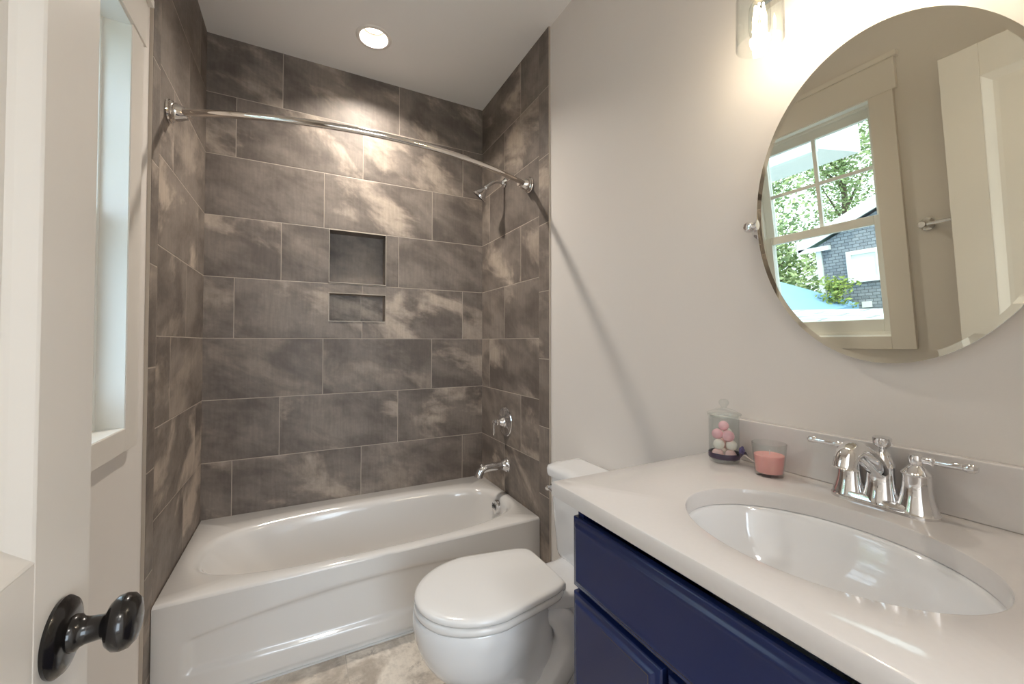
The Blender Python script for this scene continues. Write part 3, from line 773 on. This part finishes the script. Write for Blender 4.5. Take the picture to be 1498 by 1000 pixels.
L(obj('spout_base', b, MT['chrome'], fa, smooth=30), fa)
b = BM(); rad = [.0165+.0015*math.sin(i/len(sp_pts)*3) for i in range(len(sp_pts))]; rad[-1] = .0212; rad[-2] = .0210; rad[-3] = .0190; rad[-4] = .0180
tube(b, sp_pts, rad, 28); L(obj('spout', b, MT['chrome'], fa, smooth=50), fa)
b = BM(); lathe(b, [(.006, .100), (.0055, .108), (.0085, .111), (.0135, .117), (.0148, .124), (.0150, .130), (.0105, .133), (0, .134)], (fx+.004, FY, CZ), (0, 0, 1), 36); L(obj('lift_knob', b, MT['chrome'], fa, smooth=30), fa)

# ------------------------------------------------------------------ jar with bath fizzes, candle
JX, JY = 1.4365, -1.780
jar = thing('glass_jar', (JX, JY, CZ), 'clear lidded glass jar of pink and white balls at the left end of the backsplash', 'jar')
b = BM(); R = .037
lathe(b, [(0, .002), (.030, .0), (R-.001, .003), (R, .008), (R, .118), (R+.0025, .121), (R+.0025, .124), (R-.002, .124), (R-.002, .010), (R-.005, .0075), (0, .0075)], (JX, JY, CZ), (0, 0, 1), 48)
L(obj('jar_body', b, MT['glass'], jar, smooth=40), jar)
b = BM(); lathe(b, [(R-.004, .117), (R-.004, .125), (R+.004, .1255), (R+.0045, .1285), (R, .131), (.020, .139), (.010, .1415), (.0065, .144), (.0085, .148), (.0120, .153), (.0125, .158), (.009, .164), (0, .1665)], (JX, JY, CZ), (0, 0, 1), 48)
L(obj('jar_lid', b, MT['glass'], jar, smooth=40), jar)
b = BM(); lathe(b, [(R+.0004, .012), (R+.0012, .013), (R+.0012, .025), (R+.0004, .026)], (JX, JY, CZ), (0, 0, 1), 48, False, False)
rb = L(obj('ribbon', b, MT['ribbon'], jar, smooth=40), jar)
fl = Vector((JX+.012, JY-R-.003, CZ+.036))
fd = Vector((.15, -1, 0)).normalized()
b = BM()
for k in range(5):
    a = 2*PI*k/5; p = fl+Vector((math.cos(a)*.006, -.001, math.sin(a)*.006)); bmesh.ops.create_icosphere(b, subdivisions=2, radius=.0062, matrix=Matrix.Translation(p) @ Matrix.Diagonal((1, .5, 1, 1)))
bmesh.ops.create_icosphere(b, subdivisions=2, radius=.004, matrix=Matrix.Translation(fl+Vector((0, -.004, 0))))
L(obj('flower', b, MT['flower'], jar, smooth=60), jar)
b = BM()
for sgn in (1, -1):   # small bow tails
    p0 = fl+Vector((0, -.001, -.008)); tube(b, [p0, p0+Vector((sgn*.010, -.005, .002)), p0+Vector((sgn*.018, -.006, -.007))], [.0015, .0045, .001], 8, flat=.3)
L(obj('bow', b, MT['ribbon'], jar, smooth=60), jar)
b = BM(); P0 = fl+Vector((.002, -.006, -.010)); ax_ = Vector((.10, -.90, -.42)).normalized(); up_ = Vector((.85, .2, -.25)); up_ = (up_-ax_*up_.dot(ax_)).normalized()
nn = ax_.cross(up_)
pts_ = [P0-up_*.002, P0+ax_*.034-up_*.010, P0+ax_*.036+up_*.010, P0+up_*.004]
vsb = [b.verts.new(p+nn*.0004) for p in pts_]; vst = [b.verts.new(p-nn*.0004) for p in pts_]
b.faces.new(vsb); b.faces.new(vst[::-1])
for i in range(4): b.faces.new((vsb[i], vsb[(i+1) % 4], vst[(i+1) % 4], vst[i]))
L(obj('gift_tag', b, MT['tag'], jar), jar)
# balls, each a thing
def ball(dx, dy, z, r, m, label):
    b = BM(); bmesh.ops.create_icosphere(b, subdivisions=4, radius=r)
    for v in b.verts: v.co *= 1+.012*noise.noise(v.co*180+Vector((dx*900, 0, 0)))
    tag(obj('bath_ball', b, m, None, smooth=180, loc=(JX+dx, JY+dy, CZ+z)), label, 'bath ball', 'bath balls in the glass jar')
vd = Vector((JX-.4336, JY+2.482)).normalized(); rt = Vector((vd.y, -vd.x))   # screen right as seen from the room
def bb(r_, d_, z, rad, m, label):
    p = rt*r_+vd*d_*-1; ball(p.x, p.y, z, rad, m, label)
rB = .0137
bb(-.0155, .013, .0225, rB, MT['paleball'], 'pale pink ball at the lower left of the glass jar, behind the ribbon')
bb(.0150, .014, .0215, rB, MT['paleball'], 'pale pink ball at the bottom right of the glass jar, beside the violet flower')
bb(.000, -.0175, .0215, rB, MT['whiteball'], 'white ball at the back of the bottom layer in the glass jar')
bb(-.0125, .0165, .0480, rB, MT['whiteball'], 'white ball at the left of the middle layer in the glass jar')
bb(.0170, .0100, .0465, rB, MT['whiteball'], 'off-white ball at the right of the middle layer in the glass jar')
bb(.002, -.0160, .0470, rB, MT['paleball'], 'pale pink ball at the back of the middle layer in the glass jar')
bb(-.0160, .0080, .0735, rB*.98, MT['pinkball'], 'mauve pink ball at the upper left of the pile in the glass jar')
bb(.0100, .0165, .0715, rB*1.05, MT['pinkball'], 'deep pink ball at the front right of the upper pile in the glass jar')
bb(.006, -.0150, .0735, rB, MT['whiteball'], 'white ball hidden at the back of the upper layer in the glass jar')
bb(-.0010, .0020, .0950, rB*.92, MT['pinkball'], 'topmost pink ball crowning the pile in the glass jar')

KX, KY = 1.4295, -1.901
cd = thing('candle', (KX, KY, CZ), 'unlit pink wax candle in a clear glass tumbler beside the jar', 'candle')
b = BM(); lathe(b, [(0, 0), (.0285, 0), (.030, .002), (.0365, .076), (.0360, .077), (.0348, .076), (.0285, .008), (.026, .0065), (0, .0065)], (KX, KY, CZ), (0, 0, 1), 48)
L(obj('tumbler', b, MT['glass'], cd, smooth=40), cd)
b = BM(); lathe(b, [(0, .0075), (.027, .0075), (.0283, .009), (.0318, .048), (.030, .0495), (.010, .0485), (0, .0485)], (KX, KY, CZ), (0, 0, 1), 48)
wx = L(obj('wax', b, MT['wax'], cd, smooth=40), cd)
b = BM(); lathe(b, [(.0008, .047), (.0008, .059), (0, .0595)], (KX, KY, CZ), (.05, 0, 1), 8); L(obj('wick', b, MT['tag'], wx), cd)

# ------------------------------------------------------------------ mirror
MYC, MZC, MX, MA = -2.108, 1.521, 1.4497, .089
mi = thing('oval_mirror', (MX, MYC, MZC), 'frameless oval pivot mirror with a faceted edge tilted above the sink', 'mirror', rot=(0, -MA, 0))
EA, EB, MN = .242, .333, 144
def eo(k, x): return [Vector((x, (EA-k)*math.cos(2*PI*i/MN), (EB-k)*math.sin(2*PI*i/MN))) for i in range(MN)]
bm = BM()
loft(bm, [eo(.0115, 0), eo(.0005, .0008)]); obj('bevel', bm, MT['mirror'], mi, smooth=20)
bm = BM(); v = [bm.verts.new(p) for p in eo(.0115, 0)]; v2 = [bm.verts.new(p) for p in eo(.0115, .0012)]
bm.faces.new(v); bm.faces.new(v2[::-1]); 
for i in range(MN): bm.faces.new((v[i], v[(i+1) % MN], v2[(i+1) % MN], v2[i]))
obj('mirror_glass', bm, MT['mirror'], mi)
bm = BM(); loft(bm, [eo(.0005, .0008), eo(.0000, .0016), eo(.0000, .0055), eo(.002, .006)], False, True); obj('backing', bm, MT['sash'], mi, smooth=40)
def LW(o):
    o.matrix_parent_inverse = (Matrix.Translation(mi.location) @ mi.rotation_euler.to_matrix().to_4x4()).inverted(); return o
for s in (1, -1):
    y = MYC+s*(EA+.012); zc_ = 1.529
    b = BM(); lathe(b, [(0, 0), (.024, 0), (.025, .003), (.022, .006), (.0175, .008), (.0125, .014), (.0095, .024), (.0085, .034), (.0105, .038), (.0085, .041)], (XR, y+s*.012, zc_), (-1, 0, 0), 32)
    lathe(b, [(0, -.012), (.009, -.010), (.0135, -.004), (.0145, .002), (.0135, .008), (.009, .013), (0, .014)], (XR-.051, y+s*.012, zc_), (-1, 0, 0), 28)
    lathe(b, [(.0065, 0), (.0065, .008), (.009, .011), (.0125, .018), (.0165, .023), (.0165, .0255), (0, .026)], (XR-.051, y+s*.012, zc_), (0, -s, 0), 24)
    br = LW(obj('pivot_bracket', b, MT['chrome'], mi, smooth=35))

# ------------------------------------------------------------------ vanity light (three glass shades)
LX = 1.372
vl = thing('vanity_light', (1.45, -2.108, 2.13), 'three-light vanity fixture with clear glass shades and glowing bulbs above the mirror', 'wall light')
b = BM(); box(b, 1.484, XR, -2.108-.25, -2.108+.25, 2.10, 2.17); L(obj('back_plate', b, MT['nickel'], vl, bevel=.006, bseg=3), vl)
for k, y in enumerate((-1.925, -2.108, -2.291)):
    b = BM(); tube(b, smoothpts([(1.486, y, 2.135), (1.44, y, 2.150), (1.39, y, 2.150), (LX, y, 2.125), (LX, y, 2.095)], 6), .0075, 16); am = L(obj('arm', b, MT['nickel'], vl, smooth=50), vl)
    b = BM(); lathe(b, [(.012, .19), (.024, .186), (.036, .172), (.038, .166), (.036, .158), (.026, .150), (.026, .146), (.031, .143), (.031, .137), (.022, .130), (.017, .120), (.017, .112), (0, .112)], (LX, y, 1.922), (0, 0, 1), 36); so = L(obj('socket_cap', b, MT['nickel'], vl, smooth=35), vl)
    b = BM(); lathe(b, [(.0485, .0), (.0490, .001), (.0478, .115), (.0440, .134), (.036, .146), (.028, .150), (.027, .1485), (.035, .1445), (.0425, .133), (.0462, .115), (.0470, .001)], (LX, y, 1.922), (0, 0, 1), 48, False, False)
    bmesh.ops.remove_doubles(b, verts=b.verts[:], dist=1e-6)
    L(obj('glass_shade', b, MT['glass'], vl, smooth=40), vl)
    b = BM(); lathe(b, [(.013, .112), (.0145, .104), (.0215, .09), (.0225, .07), (.0225, .040), (.020, .028), (.012, .019), (0, .016)], (LX, y, 1.922), (0, 0, 1), 32, False, False); bu = L(obj('bulb', b, MT['glass'], vl, smooth=60), vl)
    b = BM()
    for q_ in range(6):
        a = 2*PI*q_/6; ca, sa = math.cos(a), math.sin(a); a2 = a+PI/6
        tube(b, [(LX+.011*ca, y+.011*sa, 1.922+.034), (LX+.0125*ca, y+.0125*sa, 1.922+.06), (LX+.009*math.cos(a2), y+.009*math.sin(a2), 1.922+.092)], .0024, 6)
    L(obj('filament', b, MT['filament'], bu, smooth=60), vl)
    light('vanity_bulb_light', 'POINT', (LX, y, 1.922+.062), 2.3, (1, .86, .72), .022)

# ------------------------------------------------------------------ towel bar on the left wall
tb = thing('towel_bar', (XL, -2.0, 1.497), 'chrome towel bar on the left wall behind the open door', 'towel bar')
for y in (-1.748, -2.358):
    b = BM(); lathe(b, [(0, 0), (.026, 0), (.027, .004), (.023, .007), (.018, .010), (.012, .018), (.010, .035), (.012, .045), (.0165, .052), (.0165, .060), (.012, .066), (0, .068)], (XL, y, 1.497), (1, 0, 0), 32); L(obj('post', b, MT['chrome'], tb, smooth=35), tb)
b = BM(); tube(b, [(XL+.055, -1.745, 1.497), (XL+.055, -2.36, 1.497)], .008, 20); L(obj('bar', b, MT['chrome'], tb, smooth=60), tb)

# ------------------------------------------------------------------ outdoors (seen through the window and in the mirror)
struct(bx('ground_outside', MT['grass'], None, -40, -.4, -25, 30, -3.2, -3.1))
hs = thing('neighbour_house', (-8, 0, -3.1), 'grey shingled gabled house with white trim seen through the window', 'house')
b = BM()
gy, gz, k = 2.40, 1.70, .44
def gable(b, x0_, x1_, prof):
    r0 = [b.verts.new((x0_, y, z)) for y, z in prof]; r1 = [b.verts.new((x1_, y, z)) for y, z in prof]
    b.faces.new(r0); b.faces.new(r1[::-1])
    for i in range(len(prof)):
        j = (i+1) % len(prof); b.faces.new((r0[i], r0[j], r1[j], r1[i]))
gable(b, -8, -15, [(2.40, -3.1), (2.40, 1.72), (-1.3, 1.72+3.7*k), (-5.0, 1.72), (-5.0, -3.1)])
L(obj('house_wall', b, MT['siding'], hs), hs)
b = BM()
gable(b, -7.93, -15.3, [(2.72, 1.72-.05), (2.72, 1.72+.10), (-1.3, 1.72+.10+4.02*k), (-5.32, 1.82), (-5.32, 1.67), (-1.3, 1.67+4.02*k)])
L(obj('roof', b, MT['blueroof'], hs), hs)
b = BM()
gable(b, -7.88, -7.95, [(2.76, 1.62), (2.76, 1.86), (-1.3, 1.86+4.06*k), (-1.3, 1.60+4.06*k)])
box(b, -8.02, -7.88, 2.14, 2.74, 1.60, 1.70)
L(obj('rake_trim', b, MT['extwhite'], hs), hs)
L(bx('corner_trim', MT['extwhite'], hs, -8.06, -7.95, 2.32, 2.42, -3.1, 1.62), hs)
b = BM(); ya, yb, za, zb, t = 1.28, 1.87, .82, 1.49, .085
box(b, -8.04, -7.95, ya, ya+t, za, zb); box(b, -8.04, -7.95, yb-t, yb, za, zb); box(b, -8.04, -7.95, ya+t, yb-t, za, za+t); box(b, -8.04, -7.95, ya+t, yb-t, zb-t, zb)
hw_ = L(obj('house_window', b, MT['extwhite'], hs), hs)
L(bx('blind', MT['blind'], hw_, -8.01, -7.985, ya+t, yb-t, za+t, zb-t), hs)
L(bx('wall_vent', MT['extwhite'], hs, -8.02, -7.96, 1.52, 1.68, .28, .40), hs)
lr = thing('porch_roof', (-3, 0, .3), 'low pale shingled roof just below the bathroom window outside', 'roof')
b = BM()
top = [(-.30, -3.5, .56), (-.30, 1.6, .56), (-5.2, 1.9, .63), (-5.2, -2.6, .40)]
vt = [b.verts.new(p) for p in top]; vb_ = [b.verts.new((p[0], p[1], p[2]-.12)) for p in top]
b.faces.new(vt); b.faces.new(vb_[::-1])
for i in range(4): b.faces.new((vt[i], vt[(i+1) % 4], vb_[(i+1) % 4], vb_[i]))
L(obj('shingles', b, MT['roofing'], lr), lr)
b = BM(); box(b, -.32, -.24, -3.5, 1.6, .40, .57); L(obj('flashing', b, MT['extwhite'], lr), lr)
sr = thing('side_roof', (-5, 2.5, .5), 'blue grey side roof with a white edge beyond the porch roof', 'roof')
b = BM()
gable(b, -5.25, -7.5, [(1.55, .42), (3.9, 1.45), (6.0, 1.45), (6.0, .2), (1.55, .2)])
L(obj('roof_panel', b, MT['blueroof'], sr), sr)
b = BM(); gable(b, -5.16, -5.26, [(1.50, .38), (1.50, .46), (3.9, 1.51), (3.9, 1.40)]); L(obj('roof_edge', b, MT['extwhite'], sr), sr)
ev = thing('eave', (-2.3, 0.6, 2.5), 'white boxed roof eave at the top of the view outside the window', 'roof')
b = BM(); box(b, -3.0, -2.0, -.42, 2.6, 2.47, 2.80); L(obj('soffit', b, MT['extwhite'], ev), ev)
b = BM(); box(b, -2.06, -1.97, -.46, 2.64, 2.42, 2.66); L(obj('gutter', b, MT['blind'], ev, bevel=.01), ev)
b = BM(); box(b, -2.9, -2.75, 2.3, 2.45, -3.1, 2.47); L(obj('post', b, MT['extwhite'], ev), ev)

def tree(x, y, zb, hgt, rad, nleaf, m, label, seed, name='tree', leaf=.09, trunk=.12):
    rd = random.Random(seed)
    t_ = thing(name, (x, y, zb), label, 'tree' if name == 'tree' else 'bush', 'trees outside the window' if name == 'tree' else None)
    b = BM(); tube(b, smoothpts([(x, y, zb), (x+.1, y+.05, zb+hgt*.35), (x-.05, y, zb+hgt*.7), (x, y+.05, zb+hgt*.95)], 4), [trunk*(1-.85*i/12) for i in range(13)], 10)
    cl = []
    for k in range(16):
        a = rd.random()*2*PI; zz = zb+hgt*(.35+.6*rd.random()); rr_ = rad*(.4+.6*rd.random())*(1.15-(zz-zb)/hgt*.6)
        e = Vector((x+rr_*math.cos(a), y+rr_*math.sin(a), zz+.25*rad)); s_ = Vector((x, y, zz-.1*hgt))
        tube(b, [s_, (s_+e)/2+Vector((0, 0, .06)), e], [trunk*.3, trunk*.2, trunk*.07], 6); cl.append(e); cl.append((s_+e)/2)
    L(obj('trunk', b, MT['bark'], t_, smooth=60), t_)
    b = BM()
    for i in range(nleaf):
        c = rd.choice(cl); g = Vector((rd.gauss(0, 1), rd.gauss(0, 1), rd.gauss(0, .8)))*rad*.24; p = c+g
        u = Vector((rd.uniform(-1, 1), rd.uniform(-1, 1), rd.uniform(-.6, .6))).normalized(); v = u.orthogonal().normalized(); v.rotate(Matrix.Rotation(rd.random()*6, 3, u)); s_ = leaf*rd.uniform(.6, 1.3)
        b.faces.new([b.verts.new(p+u*s_), b.verts.new(p+v*s_*.45), b.verts.new(p-u*s_), b.verts.new(p-v*s_*.45)])
    L(obj('foliage', b, m, t_), t_)
tree(-12.6, 6.3, -3.1, 8.4, 1.9, 8000, MT['leaf'], 'tall leafy tree rising behind the left side of the neighbour house', 1, trunk=.2)
tree(-18.5, 6.1, -3.1, 10.6, 2.6, 9000, MT['leaf'], 'tall green tree standing behind the neighbour house roof', 2, trunk=.22)
tree(-9.6, 4.3, -3.1, 5.8, 1.4, 3800, MT['leaf'], 'rounded tree filling the gap left of the house corner', 3, leaf=.08)
tree(-20, 12.5, -3.1, 10.0, 2.8, 5200, MT['leaf'], 'distant airy tree at the far left beyond the side roof', 4, trunk=.25)
tree(-7.2, 1.75, -.2, 1.15, .36, 900, MT['leaf2'], 'yellow green bush in front of the grey shingled wall', 5, name='bush', leaf=.045, trunk=.03)
